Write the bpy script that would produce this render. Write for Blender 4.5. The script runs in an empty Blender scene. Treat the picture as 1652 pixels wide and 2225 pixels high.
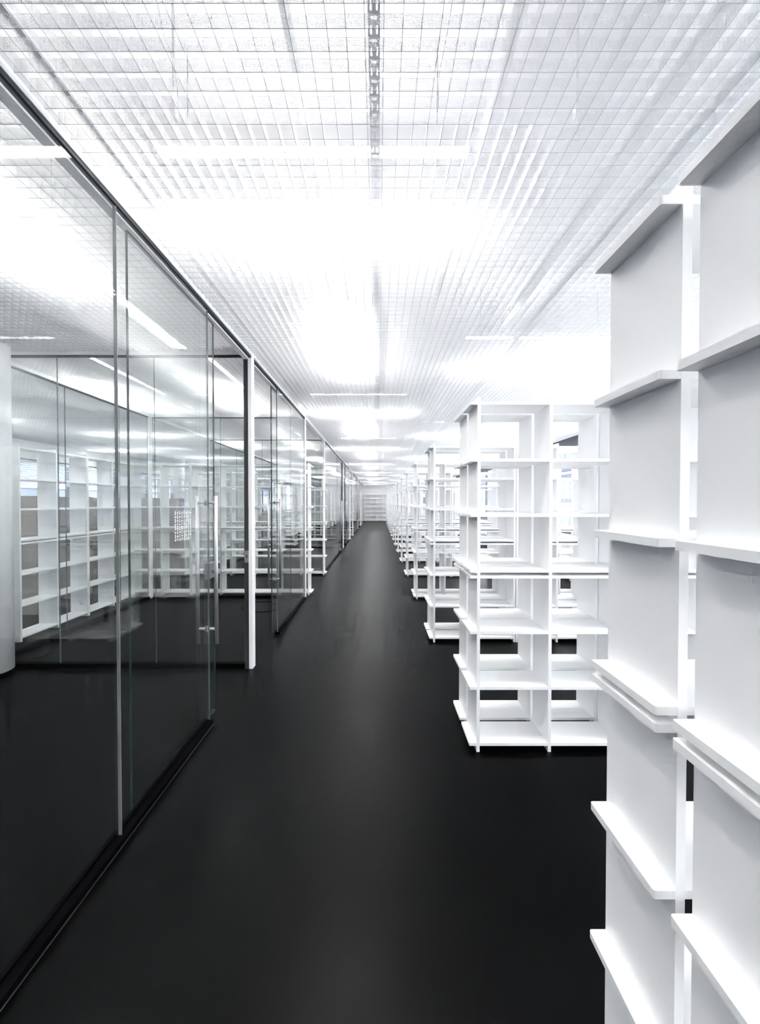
import bpy, bmesh, math, random
from mathutils import Vector

random.seed(7)
S = bpy.context.scene
COL = S.collection
PI = math.pi

# ------------------------------------------------------------------ camera, world, light, exposure
cam_d = bpy.data.cameras.new('camera')
cam = bpy.data.objects.new('camera', cam_d)
COL.objects.link(cam)
cam_d.sensor_fit = 'HORIZONTAL'
cam_d.sensor_width = 36.0
cam_d.lens = 815.0 / 1652.0 * 36.0
cam_d.shift_x = 4.0 / 1652.0
cam_d.shift_y = -10.2 / 1652.0
cam_d.clip_start = 0.02
cam.location = (0, 0, 1.6)
cam.rotation_euler = (PI / 2 - 0.01386, 0, 0)
S.camera = cam

world = bpy.data.worlds.new('world')
S.world = world
world.use_nodes = True
bg = world.node_tree.nodes['Background']
bg.inputs[0].default_value = (0.91, 0.95, 1.0, 1)
bg.inputs[1].default_value = 6.0

UPLIGHT = 0.16                             # added emitter on top of each fitting, brightens the slab
TUBE_STRENGTH = 80.0                       # the fluorescent tubes above the open grid
S.view_settings.view_transform = 'Standard'
S.view_settings.look = 'None'
S.view_settings.exposure = 0.8
S.view_settings.gamma = 1.0
S.view_settings.use_curve_mapping = False
cy = S.cycles
cy.max_bounces = 9
cy.diffuse_bounces = 7
cy.glossy_bounces = 4
cy.transmission_bounces = 4
cy.transparent_max_bounces = 14
cy.caustics_reflective = False
cy.caustics_refractive = False
cy.sample_clamp_indirect = 20.0
cy.adaptive_threshold = 0.12
cy.adaptive_min_samples = 20


# ------------------------------------------------------------------ materials
def mat(name, color, rough=0.5, metal=0.0, spec=0.5, noise=0.0, nscale=30.0, bump=0.0, rnoise=0.0):
    m = bpy.data.materials.new(name)
    m.use_nodes = True
    nt = m.node_tree
    b = nt.nodes['Principled BSDF']
    b.inputs['Base Color'].default_value = (*color, 1)
    b.inputs['Roughness'].default_value = rough
    b.inputs['Metallic'].default_value = metal
    b.inputs['Specular IOR Level'].default_value = spec
    if noise or bump or rnoise:
        tc = nt.nodes.new('ShaderNodeTexCoord')
        n = nt.nodes.new('ShaderNodeTexNoise')
        n.inputs['Scale'].default_value = nscale
        n.inputs['Detail'].default_value = 4
        nt.links.new(tc.outputs['Object'], n.inputs['Vector'])
        if noise:
            r = nt.nodes.new('ShaderNodeMapRange')
            r.inputs['To Min'].default_value = 1 - noise
            r.inputs['To Max'].default_value = 1 + noise
            nt.links.new(n.outputs['Fac'], r.inputs['Value'])
            mx = nt.nodes.new('ShaderNodeVectorMath')
            mx.operation = 'SCALE'
            mx.inputs[0].default_value = color
            nt.links.new(r.outputs['Result'], mx.inputs['Scale'])
            nt.links.new(mx.outputs['Vector'], b.inputs['Base Color'])
        if rnoise:
            r2 = nt.nodes.new('ShaderNodeMapRange')
            r2.inputs['To Min'].default_value = rough - rnoise
            r2.inputs['To Max'].default_value = rough + rnoise
            nt.links.new(n.outputs['Fac'], r2.inputs['Value'])
            nt.links.new(r2.outputs['Result'], b.inputs['Roughness'])
        if bump:
            bp = nt.nodes.new('ShaderNodeBump')
            bp.inputs['Strength'].default_value = bump
            bp.inputs['Distance'].default_value = 0.002
            nt.links.new(n.outputs['Fac'], bp.inputs['Height'])
            nt.links.new(bp.outputs['Normal'], b.inputs['Normal'])
    return m


def mth(nt, op, a, b=None):
    n = nt.nodes.new('ShaderNodeMath')
    n.operation = op
    for i, v in enumerate((a, b)):
        if v is None:
            continue
        if isinstance(v, (int, float)):
            n.inputs[i].default_value = v
        else:
            nt.links.new(v, n.inputs[i])
    return n.outputs[0]


def perforated(name, axis, pitch, rad, zlo, zhi, color):
    """sheet metal with round punched holes: holes are transparent; solid hem at the top and bottom"""
    m = mat(name, color, 0.6, 0, 0.2)
    nt = m.node_tree
    b = nt.nodes['Principled BSDF']
    out = nt.nodes['Material Output']
    tc = nt.nodes.new('ShaderNodeTexCoord')
    sep = nt.nodes.new('ShaderNodeSeparateXYZ')
    nt.links.new(tc.outputs['Object'], sep.inputs[0])
    u = sep.outputs[axis]
    v = sep.outputs['Z']
    fu = mth(nt, 'SUBTRACT', mth(nt, 'FRACT', mth(nt, 'DIVIDE', u, pitch)), 0.5)
    fv = mth(nt, 'SUBTRACT', mth(nt, 'FRACT', mth(nt, 'DIVIDE', v, pitch)), 0.5)
    d2 = mth(nt, 'ADD', mth(nt, 'MULTIPLY', fu, fu), mth(nt, 'MULTIPLY', fv, fv))
    hole = mth(nt, 'LESS_THAN', d2, rad * rad)
    inside = mth(nt, 'MULTIPLY', mth(nt, 'GREATER_THAN', v, zlo), mth(nt, 'LESS_THAN', v, zhi))
    fac = mth(nt, 'MULTIPLY', hole, inside)
    tr = nt.nodes.new('ShaderNodeBsdfTransparent')
    mx = nt.nodes.new('ShaderNodeMixShader')
    nt.links.new(fac, mx.inputs[0])
    nt.links.new(b.outputs[0], mx.inputs[1])
    nt.links.new(tr.outputs[0], mx.inputs[2])
    nt.links.new(mx.outputs[0], out.inputs['Surface'])
    return m


def slotted(name, color):
    """galvanised channel with a repeating cross slot and two long slots (local Y along, X across)"""
    m = mat(name, color, 0.5, 0.0, 0.4)
    nt = m.node_tree
    b = nt.nodes['Principled BSDF']
    out = nt.nodes['Material Output']
    tc = nt.nodes.new('ShaderNodeTexCoord')
    sep = nt.nodes.new('ShaderNodeSeparateXYZ')
    nt.links.new(tc.outputs['Object'], sep.inputs[0])
    x, y = sep.outputs['X'], sep.outputs['Y']
    f = mth(nt, 'FRACT', mth(nt, 'DIVIDE', y, 0.0575))
    ax = mth(nt, 'ABSOLUTE', x)
    cross = mth(nt, 'MULTIPLY', mth(nt, 'LESS_THAN', mth(nt, 'ABSOLUTE', mth(nt, 'SUBTRACT', f, 0.25)), 0.075),
                mth(nt, 'LESS_THAN', ax, 0.0095))
    lng = mth(nt, 'MULTIPLY', mth(nt, 'LESS_THAN', mth(nt, 'ABSOLUTE', mth(nt, 'SUBTRACT', f, 0.75)), 0.2),
              mth(nt, 'LESS_THAN', mth(nt, 'ABSOLUTE', mth(nt, 'SUBTRACT', ax, 0.0095)), 0.0028))
    fac = mth(nt, 'MAXIMUM', cross, lng)
    tr = nt.nodes.new('ShaderNodeBsdfTransparent')
    mx = nt.nodes.new('ShaderNodeMixShader')
    nt.links.new(fac, mx.inputs[0])
    nt.links.new(b.outputs[0], mx.inputs[1])
    nt.links.new(tr.outputs[0], mx.inputs[2])
    nt.links.new(mx.outputs[0], out.inputs['Surface'])
    return m


def glass_mat(name, tint, f0=0.04):
    """clear sheet glass: straight-through transmission with Schlick reflection on each surface"""
    m = bpy.data.materials.new(name)
    m.use_nodes = True
    nt = m.node_tree
    for n in list(nt.nodes):
        if n.type != 'OUTPUT_MATERIAL':
            nt.nodes.remove(n)
    out = [n for n in nt.nodes if n.type == 'OUTPUT_MATERIAL'][0]
    lw = nt.nodes.new('ShaderNodeLayerWeight')
    lw.inputs['Blend'].default_value = 0.5
    p = mth(nt, 'POWER', lw.outputs['Facing'], 5.0)
    fac = mth(nt, 'ADD', mth(nt, 'MULTIPLY', p, 1 - f0), f0)
    tr = nt.nodes.new('ShaderNodeBsdfTransparent')
    tr.inputs[0].default_value = (*tint, 1)
    gl = nt.nodes.new('ShaderNodeBsdfGlossy')
    gl.inputs['Roughness'].default_value = 0.0
    gl.inputs[0].default_value = (1, 1, 1, 1)
    mx = nt.nodes.new('ShaderNodeMixShader')
    nt.links.new(fac, mx.inputs[0])
    nt.links.new(tr.outputs[0], mx.inputs[1])
    nt.links.new(gl.outputs[0], mx.inputs[2])
    nt.links.new(mx.outputs[0], out.inputs['Surface'])
    return m


def emit(name, color, strength):
    m = bpy.data.materials.new(name)
    m.use_nodes = True
    nt = m.node_tree
    b = nt.nodes['Principled BSDF']
    b.inputs['Base Color'].default_value = (0.9, 0.9, 0.9, 1)
    b.inputs['Emission Color'].default_value = (*color, 1)
    b.inputs['Emission Strength'].default_value = strength
    return m


M = {
    'board': mat('white_laminate', (0.935, 0.937, 0.94), 0.42, 0, 0.35, noise=0.012, nscale=6),
    'paint': mat('white_paint', (0.91, 0.912, 0.915), 0.6, 0, 0.3),
    'slab': mat('white_slab', (0.90, 0.90, 0.91), 0.8, 0, 0.2),
    'floor': mat('black_linoleum', (0.0008, 0.0008, 0.001), 0.34, 0, 0.088, noise=0.25, nscale=9, bump=0.05, rnoise=0.03),
    'meshx': perforated('perforated_strip_across', 'X', 0.0048, 0.39, 0.0020, 0.0432, (0.80, 0.805, 0.815)),
    'meshy': perforated('perforated_strip_along', 'Y', 0.0048, 0.39, 0.0020, 0.0432, (0.80, 0.805, 0.815)),
    'hem': mat('grey_strip_edge', (0.50, 0.51, 0.54), 0.6, 0, 0.2),
    'slot': slotted('slotted_channel', (0.78, 0.79, 0.82)),
    'galv': mat('galvanised_steel', (0.80, 0.81, 0.84), 0.5, 0.0, 0.4),
    'glass': glass_mat('clear_glass', (0.985, 0.994, 0.992)),
    'edgeclear': mat('polished_glass_edge', (0.17, 0.20, 0.20), 0.15, 0, 0.6),
    'edge': mat('green_glass_edge', (0.045, 0.07, 0.065), 0.12, 0, 0.6),
    'seal': mat('pale_silicone', (0.20, 0.22, 0.22), 0.3, 0, 0.4),
    'alu': mat('brushed_aluminium', (0.52, 0.525, 0.54), 0.42, 0.7, 0.5),
    'steel': mat('satin_steel', (0.33, 0.335, 0.345), 0.42, 0.75, 0.5),
    'rail': mat('grey_anodised_rail', (0.60, 0.61, 0.62), 0.45, 0.0, 0.4),
    'black': mat('black_profile', (0.0015, 0.0015, 0.002), 0.5, 0, 0.02),
    'dark': mat('dark_gasket', (0.035, 0.036, 0.038), 0.5, 0, 0.4),
    'frame': mat('anthracite_frame', (0.06, 0.065, 0.08), 0.4, 0, 0.5),
    'tube': emit('fluorescent_tube', (1.0, 0.985, 0.97), TUBE_STRENGTH),
    'uplight_added': emit('added_uplight_emitter', (1.0, 0.985, 0.97), TUBE_STRENGTH * UPLIGHT),  # glow of the added emitter that lifts the slab
    'card': mat('brown_cardboard', (0.30, 0.27, 0.24), 0.8, 0, 0.2, noise=0.06, nscale=14),
    'tape': mat('parcel_tape', (0.42, 0.36, 0.29), 0.35, 0, 0.5),
    'ink': mat('blue_grey_print', (0.12, 0.16, 0.23), 0.7, 0, 0.2),
    'blind': mat('white_blind_slat', (0.8, 0.82, 0.86), 0.5, 0, 0.4),
    'film': mat('white_film', (0.9, 0.91, 0.93), 0.5, 0, 0.3),
    'fac': mat('grey_blue_brick', (0.12, 0.13, 0.17), 0.8, 0, 0.2, noise=0.35, nscale=2.5),
    'facw': mat('white_window_frame', (0.22, 0.23, 0.26), 0.6, 0, 0.3),
    'facg': mat('dull_window_pane', (0.08, 0.09, 0.12), 0.2, 0, 0.5),
    'wire': mat('thin_steel_wire', (0.30, 0.30, 0.31), 0.4, 0.5, 0.5),
}


# ------------------------------------------------------------------ mesh helpers
class MB:
    def __init__(s):
        s.v, s.f, s.mi = [], [], []

    def box(s, x0, x1, y0, y1, z0, z1, mi=0, side_mi=None, thin=None):
        """axis box; side_mi: material for the faces that are NOT normal to the thin axis"""
        n = len(s.v)
        s.v += [(x0, y0, z0), (x1, y0, z0), (x1, y1, z0), (x0, y1, z0),
                (x0, y0, z1), (x1, y0, z1), (x1, y1, z1), (x0, y1, z1)]
        fs = [((0, 3, 2, 1), 2), ((4, 5, 6, 7), 2), ((0, 1, 5, 4), 1), ((2, 3, 7, 6), 1), ((1, 2, 6, 5), 0), ((3, 0, 4, 7), 0)]
        for idx, ax in fs:
            s.f.append(tuple(n + i for i in idx))
            s.mi.append(mi if side_mi is None or ax == thin else side_mi)
        return s

    def quad(s, pts, mi=0):
        n = len(s.v)
        s.v += [tuple(p) for p in pts]
        s.f.append(tuple(range(n, n + len(pts))))
        s.mi.append(mi)
        return s

    def prism(s, poly, z0, z1, mi=0):
        n = len(s.v)
        k = len(poly)
        s.v += [(x, y, z0) for x, y in poly] + [(x, y, z1) for x, y in poly]
        s.f.append(tuple(n + i for i in reversed(range(k))))
        s.f.append(tuple(n + k + i for i in range(k)))
        s.mi += [mi, mi]
        for i in range(k):
            j = (i + 1) % k
            s.f.append((n + i, n + j, n + k + j, n + k + i))
            s.mi.append(mi)
        return s

    def cyl(s, p, axis, r, length, seg=20, mi=0):
        """cylinder starting at p along axis ('X','Y','Z')"""
        n = len(s.v)
        for t in (0, length):
            for i in range(seg):
                a = 2 * PI * i / seg
                c, d = r * math.cos(a), r * math.sin(a)
                q = {'Z': (c, d, t), 'X': (t, c, d), 'Y': (d, t, c)}[axis]
                s.v.append((p[0] + q[0], p[1] + q[1], p[2] + q[2]))
        s.f.append(tuple(n + i for i in reversed(range(seg))))
        s.f.append(tuple(n + seg + i for i in range(seg)))
        s.mi += [mi, mi]
        for i in range(seg):
            j = (i + 1) % seg
            s.f.append((n + i, n + j, n + seg + j, n + seg + i))
            s.mi.append(mi)
        return s

    def build(s, name, mats, parent=None, smooth=False, loc=None):
        me = bpy.data.meshes.new(name)
        me.from_pydata(s.v, [], s.f)
        for m in (mats if isinstance(mats, (list, tuple)) else [mats]):
            me.materials.append(m)
        me.polygons.foreach_set('material_index', s.mi)
        if smooth:
            me.polygons.foreach_set('use_smooth', [len(f) == 4 for f in s.f])
        me.update()
        o = bpy.data.objects.new(name, me)
        COL.objects.link(o)
        if parent:
            o.parent = parent
        if loc:
            o.location = loc
        return o


def tag(o, label=None, cat=None, group=None, kind=None):
    if label:
        o['label'] = label
    if cat:
        o['category'] = cat
    if group:
        o['group'] = group
    if kind:
        o['kind'] = kind
    return o


def thing(name, label, cat, loc=(0, 0, 0), rz=0.0, group=None):
    o = bpy.data.objects.new(name, None)
    COL.objects.link(o)
    o.empty_display_size = 0.1
    o.location = loc
    o.rotation_euler = (0, 0, rz)
    return tag(o, label, cat, group)


def dup(root, loc, rz, label, group=None):
    r = root.copy()
    COL.objects.link(r)
    r.location = loc
    r.rotation_euler = (0, 0, rz)
    r['label'] = label
    if group:
        r['group'] = group
    for ch in list(root.children):
        c = ch.copy()
        COL.objects.link(c)
        c.parent = r
        for g in list(ch.children):
            d = g.copy()
            COL.objects.link(d)
            d.parent = c
    return r


def struct(o, label=None, cat=None):
    return tag(o, label, cat, None, 'structure')


def bevel(o, w=0.002, seg=2):
    md = o.modifiers.new('bevel', 'BEVEL')
    md.width = w
    md.segments = seg
    md.limit_method = 'ANGLE'
    return o


def tube_curve(name, pts, r, m, sub=6, seg=8):
    """round wire swept along a smooth path, as a mesh"""
    P = [Vector(p) for p in pts]
    P = [P[0] * 2 - P[1]] + P + [P[-1] * 2 - P[-2]]
    path = []
    for i in range(1, len(P) - 2):
        for k in range(sub):
            t = k / sub
            p0, p1, p2, p3 = P[i - 1:i + 3]
            path.append(0.5 * ((2 * p1) + (p2 - p0) * t + (2 * p0 - 5 * p1 + 4 * p2 - p3) * t * t + (3 * p1 - p0 - 3 * p2 + p3) * t ** 3))
    path.append(P[-2])
    mb = MB()
    for i, p in enumerate(path):
        d = (path[min(i + 1, len(path) - 1)] - path[max(i - 1, 0)]).normalized()
        u = d.cross(Vector((0.31, 0.17, 0.94))).normalized()
        v = d.cross(u)
        for q in range(seg):
            a = 2 * PI * q / seg
            mb.v.append(tuple(p + u * (r * math.cos(a)) + v * (r * math.sin(a))))
    for i in range(len(path) - 1):
        for q in range(seg):
            w = (q + 1) % seg
            mb.f.append((i * seg + q, i * seg + w, (i + 1) * seg + w, (i + 1) * seg + q))
            mb.mi.append(0)
    return mb.build(name, m, None, True)


# ------------------------------------------------------------------ room shell
XL, XR, Y0, Y1 = -8.2, 4.2, -8.5, 31.85          # outer walls
ZG = 3.03                                         # underside of the open ceiling grid
ZS = 3.78                                         # concrete slab above it
GX = -1.2                                         # corridor face of the glass rooms
LX = -3.79                                        # rear glass of the rooms

struct(MB().box(XL - .3, XR + .3, Y0 - .2, Y1 + .2, -.12, 0).build('floor', M['floor']), 'black linoleum floor of the long corridor', 'floor')
struct(MB().box(XL - .3, XR + .3, Y0 - .2, Y1 + .2, ZS, ZS + .15).build('ceiling_slab', M['slab']), 'white slab seen through the open grid', 'ceiling slab')
struct(MB().box(XL - .3, XR + .3, Y1, Y1 + .2, 0, ZS).build('wall_back', M['paint']), 'white end wall far down the corridor', 'wall')
struct(MB().box(XL - .3, XR + .3, Y0 - .2, Y0, 0, ZS).build('wall_front', M['paint']), 'white wall behind the viewpoint', 'wall')
struct(MB().box(XR, XR + .25, Y0, Y1, 0, .86).box(XR, XR + .25, Y0, Y1, 3.02, ZS).box(XR, XR + .25, Y0, -6.25, .86, 3.02).box(XR, XR + .25, 30.15, Y1, .86, 3.02).build('wall_right', M['paint']), 'white parapet and bulkhead of the window wall on the right', 'wall')
struct(MB().box(XL - .25, XL, Y0, Y1, 0, .86).box(XL - .25, XL, Y0, Y1, 2.62, ZS).build('wall_left', M['paint']), 'white parapet and bulkhead of the far left window wall', 'wall')


def grid(name, xa, xb, ya, yb, label):
    """eggcrate of crossing perforated strips"""
    c, h = 0.0575, 0.0452
    mb = MB()
    n0 = math.ceil((xa - 0.017) / c)
    x = 0.017 + n0 * c
    while x <= xb:
        mb.quad([(x, ya, 0), (x, yb, 0), (x, yb, h), (x, ya, h)], 1)
        mb.quad([(x - .001, ya, -.0004), (x - .001, yb, -.0004), (x + .001, yb, -.0004), (x + .001, ya, -.0004)], 2)
        x += c
    n0 = math.ceil((ya - 1.153) / c)
    y = 1.153 + n0 * c
    while y <= yb:
        mb.quad([(xa, y, 0), (xb, y, 0), (xb, y, h), (xa, y, h)], 0)
        mb.quad([(xa, y - .001, 0), (xa, y + .001, 0), (xb, y + .001, 0), (xb, y - .001, 0)], 2)
        y += c
    o = mb.build(name, [M['meshx'], M['meshy'], M['hem']], loc=(0, 0, ZG))
    return struct(o, label, 'ceiling')


grid('ceiling', -1.213, XR - .02, Y0 + .02, Y1 - .01, 'open white ceiling grid of perforated strips over corridor and bookcases')
grid('ceiling_rooms', LX + .05, -1.29, Y0 + .02, Y1 - .01, 'open white ceiling grid over the glass rooms')
grid('ceiling_left', XL + .02, LX - .05, Y0 + .02, Y1 - .01, 'open white ceiling grid beyond the glass rooms')

# bulkheads that carry the head rails of the glass rooms
struct(MB().box(-1.285, -1.216, Y0, Y1, 3.0, 3.16).build('trim_1', M['paint']), 'white bulkhead above the corridor glass', 'trim')
struct(MB().box(LX - .04, LX + .04, Y0, Y1, 3.0, 3.16).build('trim_2', M['paint']), 'white bulkhead above the rear glass of the rooms', 'trim')


# ------------------------------------------------------------------ windows, left and right
def window_band(n0, x, sgn, z0, z1, ys, label, hood=0.0):
    n = n0
    for a, b in zip(ys[:-1], ys[1:]):
        root = thing('window_%d' % n, label % (n - n0 + 1), 'window', (x, a, z0))
        tag(root, kind='structure')
        w, h = b - a, z1 - z0
        f = MB()
        xa, xb = (0.03, 0.11) if sgn > 0 else (-0.11, -0.03)
        f.box(xa, xb, 0, .07, 0, h).box(xa, xb, w - .07, w, 0, h).box(xa, xb, .07, w - .07, 0, .07)
        f.box(xa, xb, .07, w - .07, h - .07 - hood, h)
        f.box(xa, xb, w * .5 - .03, w * .5 + .03, .07, h - .07 - hood)
        f.build('window_frame', M['frame'], root)
        xm = (xa + xb) / 2
        MB().box(xm - .006, xm + .006, .06, w - .06, .06, h - .06 - hood).build('pane', M['glass'], root)
        n += 1
    return n


ysR = [-6.25 + 2.8 * i for i in range(15)]
nw = window_band(1, XR, 1, .98, 3.02, ysR[:14], 'anthracite framed window number %d along the right wall', hood=.15)
ysL = [Y0 + .05 + 3.36 * i for i in range(13)]
nw = window_band(nw, XL, -1, .9, 2.62, ysL, 'anthracite framed window number %d along the far left wall')
struct(MB().box(XR - .14, XR + .03, Y0 + .05, Y1 - .05, .86, .90).build('trim_3', M['paint']), 'white window sill board on the right', 'sill')
struct(MB().box(XR - .03, XR + .13, Y0 + .05, Y1 - .05, .90, .98).build('trim_4', M['frame']), 'dark lower frame rail of the right windows', 'trim')
struct(MB().box(XL - .03, XL + .14, Y0 + .05, Y1 - .05, .86, .90).build('trim_5', M['paint']), 'white window sill board on the far left', 'sill')

# venetian blinds in the left windows
blind_spots = [(ysL[i], ysL[i + 1]) for i in range(3, 10)]
for i, (a, b) in enumerate(blind_spots):
    r = thing('venetian_blind', 'white half drawn venetian blind in window %s of the far left wall' % ['four', 'five', 'six', 'seven', 'eight', 'nine', 'ten'][i],
              'blind', (XL + .05, a + .1, 2.0), 0, 'venetian blinds on the left')
    w = b - a - .2
    MB().box(-.03, .03, 0, w, .52, .58).build('head_rail', M['paint'], r)
    sl = MB()
    nz = 11
    for k in range(nz):
        z = .50 - k * .048
        sl.quad([(-.024, 0, z + .012), (.024, 0, z - .012), (.024, w, z - .012), (-.024, w, z + .012)])
    sl.build('slats', M['blind'], r)

# ------------------------------------------------------------------ the street outside the right windows
bx = 20.0
bd = thing('apartment_building', 'grey blue brick apartment building across the street with white framed windows', 'building', (bx, 20, -6))
MB().box(0, 6, 0, 56, 0, 15).build('facade', M['fac'], bd)
for r_ in range(4):
    for c_ in range(16):
        y = 1.2 + c_ * 3.4
        z = 1.6 + r_ * 3.2
        w_ = MB()
        w_.box(-.10, .05, y, y + .12, z, z + 1.9).box(-.10, .05, y + 2.1, y + 2.22, z, z + 1.9)
        w_.box(-.10, .05, y + .12, y + 2.1, z, z + .12).box(-.10, .05, y + .12, y + 2.1, z + 1.78, z + 1.9)
        w_.box(-.09, .05, y + 1.05, y + 1.17, z + .12, z + 1.78)
        wo = w_.build('window', M['facw'], bd)
        MB().box(-.04, .03, y + .12, y + 2.1, z + .12, z + 1.78).build('pane', M['facg'], wo)
for r_ in range(4):
    MB().box(-.45, 0, .3, 55.7, .95 + r_ * 3.2, 1.15 + r_ * 3.2).build('balcony_slab', M['facw'], bd)


bd2 = thing('sky_screen_building', 'added grey blue building block screening the sky outside the far left windows', 'building', (-26, -50, -8))  # added mass, made tall and long to keep bright sky out
MB().box(0, 5, 0, 180, 0, 42).build('facade', M['fac'], bd2)
for r_ in range(11):
    MB().box(5, 5.06, .5, 179.5, 1.5 + r_ * 3.6, 3.2 + r_ * 3.6).build('window_strip', M['facg'], bd2)
    MB().box(5, 5.12, .5, 179.5, 3.25 + r_ * 3.6, 3.6 + r_ * 3.6).build('cornice', M['facw'], bd2)

# ------------------------------------------------------------------ bookcases
LEVELS = [.057, .418, .776, 1.132, 1.169, 1.524, 1.875, 2.235]
TH = .0185
DEP = .24


def rounded_shelf(x0, x1, round_left, round_right, r=.006):
    y0, y1 = .001, DEP - .001
    pts = []

    def corner(cx, cy_, a0):
        return [(cx + r * math.cos(a0 + PI / 2 * i / 4), cy_ + r * math.sin(a0 + PI / 2 * i / 4)) for i in range(5)]
    pts += corner(x0 + r, y0 + r, PI) if round_left else [(x0, y0)]
    pts += corner(x1 - r, y0 + r, 1.5 * PI) if round_right else [(x1, y0)]
    pts += corner(x1 - r, y1 - r, 0) if round_right else [(x1, y1)]
    pts += corner(x0 + r, y1 - r, PI / 2) if round_left else [(x0, y1)]
    return MB().prism(pts, -TH, 0)


def make_case(name, label, comp, end=True, back=False):
    """two-bay open bookcase: x to the right from its end upright, y to the back"""
    t = thing(name, label, 'bookcase')
    um = MB().box(0, .02, 0, DEP, 0, 2.266)
    me = None
    for i in range(3):
        if me is None:
            o = um.build('upright', M['board'], t)
            me = o.data
        else:
            o = bpy.data.objects.new('upright', me)
            COL.objects.link(o)
            o.parent = t
        o.location = (i * comp, 0, 0)
    sm = None
    for z in LEVELS:
        if sm is None:
            o = rounded_shelf(-.046 if end else .004, 2 * comp + .016, end, False).build('shelf', M['board'], t)
            sm = o.data
        else:
            o = bpy.data.objects.new('shelf', sm)
            COL.objects.link(o)
            o.parent = t
        o.location = (0, 0, z)
    if back:
        MB().box(.0, 2 * comp + .02, DEP, DEP + .006, .05, 2.25).build('back_panel', M['board'], t)
    return t


ORD = ['first', 'second', 'third', 'fourth', 'fifth', 'sixth', 'seventh', 'eighth', 'ninth', 'tenth', 'eleventh',
       'twelfth', 'thirteenth', 'fourteenth', 'fifteenth', 'sixteenth', 'seventeenth']
CW = .457
PITCH = .943
UNIT = 1.88
protoE = make_case('bookcase', '', CW, True)
protoM = make_case('bookcase', '', CW, False)
used = {}
NU = 16
for u in range(NU):
    yu = 2.38 + UNIT * (u - 1) if u else .501
    for row in (0, 1):
        y = yu + row * (DEP + .042)
        if u == 0:
            cases = [0]
        elif u <= 4:
            cases = [0, 1, 2]
        else:
            cases = [0, 1]
        for ci in cases:
            x = .63 + ci * PITCH
            where = ['corridor end', 'second in', 'window end'][ci]
            rw = ['front', 'rear'][row]
            if u == 0:
                lab = 'white open bookcase cropped by the right edge, %s' % ('nearest of all' if row == 0 else 'second nearest, behind the cropped one')
            else:
                lab = 'white open bookcase, %s of the %s row in the %s double row at right' % (where, rw, ORD[u])
            pr = protoE if ci == 0 else protoM
            if id(pr) not in used:
                used[id(pr)] = 1
                pr.location = (x, y, 0)
                pr['label'] = lab
                pr['group'] = 'bookcases in rows on the right'
            else:
                dup(pr, (x, y, 0), 0, lab, 'bookcases in rows on the right')

# left side: bays between the glass rooms, rooms' rear rows, end wall
LW = .494
LP = 2 * LW + .02 + .006
protoL = make_case('bookcase', '', LW, True)
protoLM = make_case('bookcase', '', LW, False)
usedL = {}


def left_case(x, y, rz, label, group, mid=False):
    pr = protoLM if mid else protoL
    if id(pr) not in usedL:
        usedL[id(pr)] = 1
        pr.location = (x, y, 0)
        pr.rotation_euler = (0, 0, rz)
        pr['label'] = label
        pr['group'] = group
    else:
        dup(pr, (x, y, 0), rz, label, group)


PER = 9.46
G1 = 'bookcases in the bays between the glass rooms'
for k in range(3):
    nm = ORD[k]
    for r, yb in enumerate((6.42, 8.17)):
        for c in range(3 if k == 0 else 2):
            wh = ['corridor end', 'second in', 'third in'][c]
            left_case(-1.19 - c * LP, yb + DEP + PER * k, PI,
                      'white open bookcase, %s of the %s row in the %s bay between glass rooms' % (wh, ['near', 'far'][r], nm), G1, c > 0)
G2 = 'bookcases behind the glass rooms'
rows = [(0, [3.15, 4.26, 5.27]), (1, [9.0, 10.02, 11.04, 12.06]), (2, [18.5, 19.52, 20.54])]
for k, ys in rows:
    for i, y in enumerate(ys):
        left_case(-4.08, y, PI / 2, 'white open bookcase behind the rear glass of %s, %s from the near end' %
                  (['the nearest rooms', 'the third room', 'the fifth room'][k], ORD[i]), G2, True)
G3 = 'bookcases in the left hall'
for i, y in enumerate((10.4, 12.3, 14.2, 16.1)):
    for j in range(2):
        left_case(-4.6 - j * LP, y + DEP, PI, 'white open bookcase in left hall, %s cross row, %s' % (ORD[i], ['right case', 'left case'][j]), G3, True)
G4 = 'bookcases against the end wall'
for j in range(2):
    left_case(-1.18 + j * LP, Y1 - DEP - .02, 0, 'white bookcase against the end wall of the corridor, %s of two' % ['left', 'right'][j], G4, True)

# low bookcases below the right windows
lowp = None
for i in range(9):
    y = 3.2 + i * 1.9
    lab = 'low white bookcase under the right windows, %s from the viewpoint' % ORD[i]
    if lowp is None:
        lowp = thing('low_bookcase', lab, 'low bookcase', (XR - .3, y, 0), 0, 'low bookcases under the right windows')
        for q in range(4):
            MB().box(0, .28, q * .61, q * .61 + .02, 0, .80).build('upright', M['board'], lowp)
        for z in (.06, .42, .80):
            MB().box(0.002, .278, -.002, 1.852, z, z + TH).build('shelf', M['board'], lowp)
    else:
        dup(lowp, (XR - .3, y, 0), 0, lab)

# ------------------------------------------------------------------ glass rooms
GO = -1.221, -1.209                              # fixed glass, corridor plane
DX = -1.256, -1.244                              # sliding leaf plane


def pane(p, xa, xb, ya, yb, z0, z1, ax):
    return MB().box(xa, xb, ya, yb, z0, z1, 0, 1, ax).build('pane', [M['glass'], M['edgeclear']], p)


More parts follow.
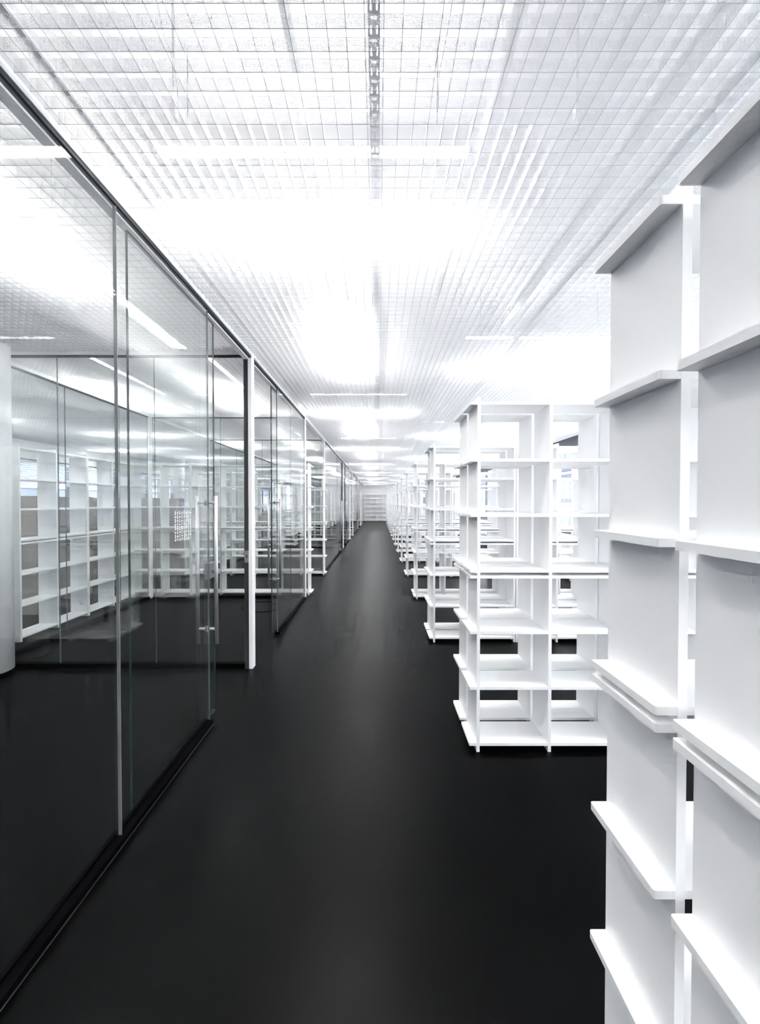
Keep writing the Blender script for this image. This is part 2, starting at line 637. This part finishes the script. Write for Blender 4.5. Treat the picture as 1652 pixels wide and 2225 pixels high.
def front(y, panes, ra, rb, label):
    """glass front towards the corridor: panes in a black floor channel and a grey head rail"""
    t = thing('glass_partition', label, 'glass partition', (0, y, 0), 0, 'glass fronts of the rooms')
    ba, bb = panes[0][0], panes[-1][1]
    out = []
    for a, b in panes:
        out.append(pane(t, GO[0], GO[1], a + .0015, b - .0015, .03, 2.962, 0))
    for a, b in panes[:-1]:
        MB().box(-1.2225, -1.2075, b - .0016, b + .0016, .034, 2.962).build('joint_seal', M['seal'], t)
    MB().box(-1.245, -1.228, ba, bb, 0.002, .045).box(-1.228, -1.187, ba, bb, .002, .034).build('floor_channel', M['black'], t)
    MB().box(-1.189, -1.185, ba, bb, 0.001, .006).build('channel_trim', M['dark'], t)
    h = MB().box(-1.275, -1.228, ra, rb, 2.955, 3.0, 2).box(-1.228, -1.202, ra, rb, 2.966, 2.984, 1).box(-1.228, -1.198, ra, rb, 2.984, 3.0, 0)
    h.build('head_rail', [M['rail'], M['dark'], M['paint']], t)
    return t, out


def cross(y, label, x0=LX + .05, x1=-1.29, joints=(-3.08, -2.15)):
    t = thing('glass_partition', label, 'glass partition', (0, y, 0), 0, 'glass cross walls')
    xs = [x0, *joints, x1]
    for a, b in zip(xs[:-1], xs[1:]):
        pane(t, a + .0015, b - .0015, -.006, .006, .03, 2.995, 1)
    MB().box(x0, x1, -.025, .025, .002, .043).build('floor_channel', M['black'], t)
    MB().box(x0, x1, -.022, .022, 2.99, 3.0, 1).box(x0, x1, -.03, .03, 3.0, 3.075, 0).build('head_rail', [M['paint'], M['dark']], t)
    return t


def rear(ya, yb, joints, label):
    t = thing('glass_partition', label, 'glass partition', (LX, 0, 0), 0, 'rear glass of the rooms')
    ys = [ya, *joints, yb]
    for a, b in zip(ys[:-1], ys[1:]):
        pane(t, -.006, .006, a + .0015, b - .0015, .03, 2.995, 0)
    MB().box(-.025, .025, ya, yb, .002, .043).build('floor_channel', M['black'], t)
    MB().box(-.022, .022, ya, yb, 2.99, 3.0).build('head_rail', M['dark'], t)
    return t


def post(x, y, label, strike=0):
    """white square post; strike: dark brush seal and latch plate on the opening side"""
    t = thing('door_post', label, 'post', (x, y, 0), 0, 'white posts of the glass rooms')
    bevel(MB().box(-.0175, .0175, 0, .08, 0, 3.0).build('shaft', M['paint'], t), .002)
    if strike:
        s = MB()
        s.box(-.055, -.0175, .0, .03, 0.0, 1.022).box(-.055, -.0175, .0, .03, 1.138, 2.955)
        s.build('brush_seal', M['dark'], t)
        sp = MB()
        sp.box(-.056, -.0175, -.001, .03, 1.022, 1.066).box(-.056, -.0175, -.001, .03, 1.096, 1.138)
        sp.box(-.056, -.044, -.001, .03, 1.066, 1.096).box(-.030, -.0175, -.001, .03, 1.066, 1.096)
        sp.box(-.044, -.030, .012, .03, 1.066, 1.096, 1)
        sp.build('strike_plate', [M['steel'], M['dark']], t)
    return t


def door(n, ya, yb, hy, ly, label, flip=1):
    """sliding glass leaf with long pull bars on both faces and a lock plate"""
    t = thing('door_%d' % n, label, 'sliding door', (0, 0, 0))
    tag(t, kind='structure')
    MB().box(DX[0], DX[1], ya, yb, .014, 2.95, 0, 1, 0).build('pane', [M['glass'], M['edge']], t)
    xc = (DX[0] + DX[1]) / 2
    for sx in (-1, 1):
        xb_ = xc + sx * .068
        h = MB().cyl((xb_, hy, .565), 'Z', .0135, 1.08, 24).build('pull_bar', M['alu'], t, True)
        for z in (.673, 1.596):
            if sx > 0:
                MB().cyl((DX[1], hy, z), 'X', .0105, .058, 18).build('standoff', M['alu'], h, True)
                MB().cyl((DX[1], hy, z), 'X', .024, .004, 24).build('collar', M['alu'], h, True)
            else:
                MB().cyl((DX[0] - .058, hy, z), 'X', .0105, .058, 18).build('standoff', M['alu'], h, True)
                MB().cyl((DX[0] - .004, hy, z), 'X', .024, .004, 24).build('collar', M['alu'], h, True)
    la, lb = sorted((ly, ly + flip * .13))
    k = bevel(MB().box(xc - .013, xc + .013, la, lb, 1.035, 1.15).build('lock_plate', M['steel'], t), .0015)
    ky = ly + flip * .075
    MB().cyl((xc + .013, ky, 1.085), 'X', .012, .022, 18).box(xc + .020, xc + .036, ky - .006, ky + .006, 1.07, 1.10).build('thumb_turn', M['steel'], k)
    MB().cyl((xc - .052, ky, 1.085), 'X', .015, .039, 18).build('lock_cylinder', M['steel'], k, True)
    return t


rooms = [('nearest', 'second'), ('third', 'fourth'), ('fifth', 'sixth')]
pane_for_film = None
for k in range(3):
    o = PER * k
    a, b = rooms[k]
    t, ps = front(o, [(-.94, 1.745), (1.745, 2.68)], -.94, 3.573, 'clear glass front of the %s glass room, facing the corridor' % a)
    if k == 0:
        pane_for_film = ps[1]
    front(o, [(4.50, 6.17)], 3.657, 6.17, 'clear glass front of the %s glass room, facing the corridor' % b)
    post(-1.2205, o + 3.575, 'white door post between the %s and %s glass rooms' % (a, b), 1)
    post(-1.2205, o + 6.19, 'white corner post at the corridor end of the %s glass room' % b)
    if k:
        post(-1.2205, o - 1.03, 'white corner post where the %s glass room begins at the corridor' % a)
    post(LX, o + 6.19, 'white corner post at the rear of the %s glass room' % b)
    door(2 * k + 1, o + 1.88, o + 2.853, o + 2.73, o + 2.72, 'sliding glass door of the %s room, slid open, long steel pull bars' % a, 1)
    door(2 * k + 2, o + 4.39, o + 5.36, o + 4.51, o + 4.52, 'sliding glass door of the %s room, slid open, long steel pull bars' % b, -1)
    cross(o + 3.615, 'glass cross wall between the %s and %s glass rooms' % (a, b))
    cross(o + 6.235, 'glass cross wall closing the far end of the %s glass room' % b, joints=(-2.62,))
    if k:
        cross(o - .985, 'glass cross wall where the %s glass room begins' % a, joints=(-2.62,))
    rear(o - .94, o + 3.56, (o + .6, o + 2.1), 'rear glass wall of the %s glass room' % a)
    rear(o + 3.665, o + 6.17, (o + 4.55, o + 5.5), 'rear glass wall of the %s glass room' % b)

# woven pattern of white film dashes on the nearest fixed pane
fm = MB()
xf = GO[1] + .0004
cols, per = 8, .0465
y0f = 2.232
for i in range(cols):
    yc = y0f + i * .0254
    ph = 0 if i % 2 == 0 else .5
    for j in range(-1, 5):
        zb = 1.546 - (j + ph) * per
        for (za, zt, hw) in ((zb - .0255, zb, .0026), (zb - .0395, zb - .0325, .0072)):
            za, zt = max(za, 1.368), min(zt, 1.546)
            if zt - za < .002:
                continue
            fm.box(xf, xf + .0004, yc - hw, yc + hw, za, zt)
fo = fm.build('woven_film_pattern', M['film'], pane_for_film)
fo['label'] = 'white woven dash pattern stuck on the pane'

# round columns
for (cx_, cy_, r, lab) in ((-3.545, 3.425, .15, 'round white column inside the nearest glass room at the left edge'),
                           (-6.15, 11.6, .16, 'round white column near the far left windows behind the boxes')):
    t = thing('column', lab, 'column', (cx_, cy_, 0))
    MB().cyl((0, 0, .05), 'Z', r, 3.73, 64).build('shaft', M['paint'], t, True)
    MB().cyl((0, 0, 0), 'Z', r - .006, .05, 64).build('plinth', M['black'], t, True)

# ------------------------------------------------------------------ lamps and rails above the grid
lampp = None


def lamp(x, y, z, rz, label, group):
    global lampp
    if lampp is None:
        t = thing('tube_light', label, 'tube light', (x, y, z), rz, group)
        MB().box(-.77, .77, -.034, .034, .022, .075).box(-.77, .77, -.034, -.0305, 0, .022).box(-.77, .77, .0305, .034, 0, .022).box(
            -.77, .77, -.034, -.0305, .075, .097).box(-.77, .77, .0305, .034, .075, .097).build('housing', M['paint'], t)  # upper flanges hide the added uplight from below
        MB().box(-.75, .75, -.030, .030, .004, .021).build('tube', M['tube'], t)
        MB().box(-.75, .75, -.012, .012, .076, .090).build('tube', M['uplight_added'], t)  # added uplight, no second tube in the fitting; brightens the slab
        for s in (-.765, .75):
            MB().box(s, s + .015, -.030, .030, 0, .021).build('socket', M['paint'], t)
        for s in (-.6, .6):
            MB().cyl((s, 0, .075), 'Z', .003, ZS - z - .075, 8).build('suspension', M['wire'], t)
        lampp = t
        return t
    return dup(lampp, (x, y, z), rz, label, group)


ZL = 3.285
LPD = 4.07
for i in range(8):
    o = LPD * i
    n = ORD[i]
    if 1.83 + o < Y1 - .6:
        lamp(-.315, 1.83 + o, ZL, 0, 'tube light across the corridor above the grid, %s from the viewpoint' % n, 'tube lights across the corridor')
    if 3.4 + o + .8 < Y1:
        lamp(-.288, 3.4 + o, ZL, PI / 2, 'tube light along the corridor above the grid, %s from the viewpoint' % n, 'tube lights along the corridor')
    if 3.87 + o < Y1 - .5:
        lamp(1.65, 3.87 + o, ZL, 0, 'tube light crossways above the right bookcases, %s from the viewpoint' % n, 'tube lights above the right bookcases')
    if 5.87 + o < Y1 - .5 and i < 7:
        lamp(3.35, 1.8 + o, ZL, 0, 'tube light crossways near the right windows, %s from the viewpoint' % n, 'tube lights near the right windows')
for i, y in enumerate((1.7, 5.05, 9.2, 12.6, 16.6, 20.6, 24.6, 28.6)):
    lamp(-1.98, y, ZL, PI / 2, 'tube light lengthways in the glass rooms, %s from the viewpoint' % ORD[i], 'tube lights over the glass rooms')
for i, y in enumerate((1.1, 5.15, 9.2, 13.3, 17.4, 21.5, 25.6)):
    lamp(-3.35, y, ZL, PI / 2, 'tube light lengthways at the rear of the rooms, %s from the viewpoint' % ORD[i], 'tube lights at the rear of the glass rooms')
BG = 'unseen tube lights added behind the viewpoint'  # unseen lamps carrying on the rows, added to light the near edges
for x, y, rz in ((-.315, -2.24, 0), (-.315, -6.3, 0), (-.288, -.67, PI / 2), (-.288, -4.7, PI / 2), (1.65, -4.27, 0), (1.65, -.2, 0),
                 (3.35, -2.27, 0), (3.35, -6.3, 0), (-1.98, -1.7, PI / 2), (-1.98, -5.2, PI / 2), (-3.35, -2.9, PI / 2), (-5.2, -.17, 0), (-5.2, -4.2, 0)):
    lamp(x, y, ZL, rz, 'unseen tube light added above the grid behind the viewpoint', BG)
for i, y in enumerate((3.9, 7.97, 12.04, 16.11, 20.2, 24.3, 28.4)):
    lamp(-5.2, y, ZL, 0, 'tube light crossways over the left hall, %s from the viewpoint' % ORD[i], 'tube lights over the left hall')
    lamp(-7.1, y - 1.6, ZL, 0, 'tube light crossways by the far left windows, %s from the viewpoint' % ORD[i], 'tube lights by the far left windows')

for (x, w, lab) in ((-.013, .0185, 'slotted steel carrier rail above the grid along the corridor centre'),
                    (-1.128, .012, 'steel carrier rail above the grid beside the glass fronts'),
                    (1.252, .022, 'steel carrier rail above the grid over the bookcase ends'),
                    (2.555, .022, 'steel carrier rail above the grid over the middle of the right bookcases'),
                    (-2.585, .022, 'steel carrier rail above the grid of the glass rooms'),
                    (-5.3, .022, 'steel carrier rail above the grid of the left hall')):
    t = thing('carrier_rail', lab, 'ceiling rail', (x, 0, ZG + .047), 0, 'carrier rails of the ceiling grid')
    pl = MB().quad([(-w, Y0 + .1, 0), (w, Y0 + .1, 0), (w, Y1 - .1, 0), (-w, Y1 - .1, 0)])
    pl.build('web', M['slot'] if abs(x) < .1 else M['galv'], t)
    MB().box(-w, -w + .0015, Y0 + .1, Y1 - .1, 0, .024).box(w - .0015, w, Y0 + .1, Y1 - .1, 0, .024).build('flange', M['galv'], t)

# hanger rods, pipes and loose wires in the ceiling void
for i in range(5):
    for j, x in enumerate((-.79, .77)):
        y = 1.47 + 2.03 * i
        t = thing('hanger_rod', 'thin grey hanger rod above the grid, %s of the %s line' % (ORD[i], ['left', 'right'][j]), 'hanger rod',
                  (x, y, ZG + .05), 0, 'hanger rods above the grid')
        MB().cyl((0, 0, 0), 'Z', .005, ZS - ZG - .05, 10).build('rod', M['galv'], t, True)
        MB().box(-.012, .012, -.012, .012, 0, .05).build('clip', M['galv'], t)
for i, (x, r, lab) in enumerate(((-.37, .022, 'white pipe in the ceiling void left of the centre rail'),
                                 (.57, .03, 'white pipe in the ceiling void right of the centre rail'),
                                 (1.42, .045, 'thick white pipe in the ceiling void above the bookcase ends'))):
    tag(MB().cyl((x, -1.5, 3.55 + .03 * i), 'Y', r, 32, 20).build('ceiling_pipe', M['slab'], None, True), lab, 'pipe', 'pipes in the ceiling void')
for x, y, lab in ((.215, 1.2, 'thin loose wire loop hanging through the grid right of the centre rail'),
                  (-.80, 1.36, 'thin loose wire hanging above the grid left of the centre rail')):
    tag(tube_curve('hanging_wire', [(x, y, 3.7), (x - .012, y + .02, 3.5), (x + .01, y + .05, 3.32), (x + .03, y + .05, 3.27),
                                    (x + .02, y + .12, 3.2), (x, y + .14, 3.1), (x + .006, y + .2, 3.05)], .0011, M['wire']), lab, 'wire')

# ------------------------------------------------------------------ moving boxes behind the glass rooms
BW, BD_, BH = .44, .36, .2815
bp = None
stacks = [(-5.05, 5.48, .0, 6), (-5.22, 6.38, -.18, 6), (-4.80, 7.25, .06, 6), (-4.92, 8.15, .18, 6), (-5.75, 7.3, .05, 6), (-5.6, 8.6, -.1, 5), (-4.85, 9.1, 0, 6)]
names = ['nearest', 'second', 'third', 'fourth', 'fifth', 'sixth', 'seventh']
lv = ['bottom', 'second', 'third', 'fourth', 'fifth', 'topmost']
for si, (x, y, rz, n) in enumerate(stacks):
    for j in range(n):
        lab = 'brown cardboard moving box, %s of the %s box stack behind the rear bookcases' % (lv[j] if j < 5 else 'topmost', names[si])
        loc = (x + random.uniform(-.012, .012), y + random.uniform(-.01, .01), j * BH)
        r = rz + random.uniform(-.03, .03)
        if bp is None:
            bp = thing('cardboard_box', lab, 'box', loc, r, 'moving boxes stacked behind the glass rooms')
            bevel(MB().box(-BW / 2, BW / 2, -BD_ / 2, BD_ / 2, .0005, BH - .001).build('carton', M['card'], bp), .004, 2)
            MB().box(-BW / 2 - .0006, BW / 2 + .0006, -.025, .025, BH - .0012, BH - .0004).box(
                -BW / 2 - .0008, -BW / 2 - .0002, -.025, .025, BH - .07, BH - .001).box(
                BW / 2 + .0002, BW / 2 + .0008, -.025, .025, BH - .07, BH - .001).build('tape', M['tape'], bp)
            lg = MB()
            yf = -BD_ / 2 - .0006
            N = 26
            for q in range(N):                                          # open ring, thick on the left
                a0 = math.radians(40 + 290 * q / N)
                a1 = math.radians(40 + 290 * (q + 1) / N)
                w0 = .0025 + .005 * math.sin(PI * q / N)
                w1 = .0025 + .005 * math.sin(PI * (q + 1) / N)
                c = (-.085, .185)
                R = .034
                lg.quad([(c[0] + (R - w0) * math.cos(a0), yf, c[1] + (R - w0) * .8 * math.sin(a0)),
                         (c[0] + R * math.cos(a0), yf, c[1] + R * .8 * math.sin(a0)),
                         (c[0] + R * math.cos(a1), yf, c[1] + R * .8 * math.sin(a1)),
                         (c[0] + (R - w1) * math.cos(a1), yf, c[1] + (R - w1) * .8 * math.sin(a1))])
            for (xa, xb, z) in ((-.105, .0, .186), (-.045, .008, .170), (-.05, .008, .160)):
                xx = xa
                while xx < xb:
                    wd = random.uniform(.004, .009)
                    hh = .008 if z > .18 else .004
                    lg.quad([(xx, yf, z), (xx + wd, yf, z), (xx + wd, yf, z + hh), (xx, yf, z + hh)])
                    xx += wd + .003
            for (xa, xb, z) in ((-.08, .0, .115), (-.07, -.03, .10), (-.08, .005, .078), (-.085, .0, .064)):
                lg.quad([(xa, yf, z), (xb, yf, z), (xb, yf, z + .0035), (xa, yf, z + .0035)])
            lg.build('printed_logo', M['ink'], bp)
        else:
            dup(bp, loc, r, lab)

# black cable lying in a loose loop on the floor of the second room
pts = [(-1.42, 5.35, .005), (-1.5, 5.7, .005), (-1.72, 5.95, .005), (-1.98, 5.95, .005), (-2.08, 5.7, .005), (-1.95, 5.5, .005),
       (-1.7, 5.42, .005), (-1.5, 5.55, .005), (-1.4, 5.85, .005)]
tag(tube_curve('floor_cable', pts, .004, M['black']), 'black cable in a loose loop on the floor of the second glass room', 'cable')
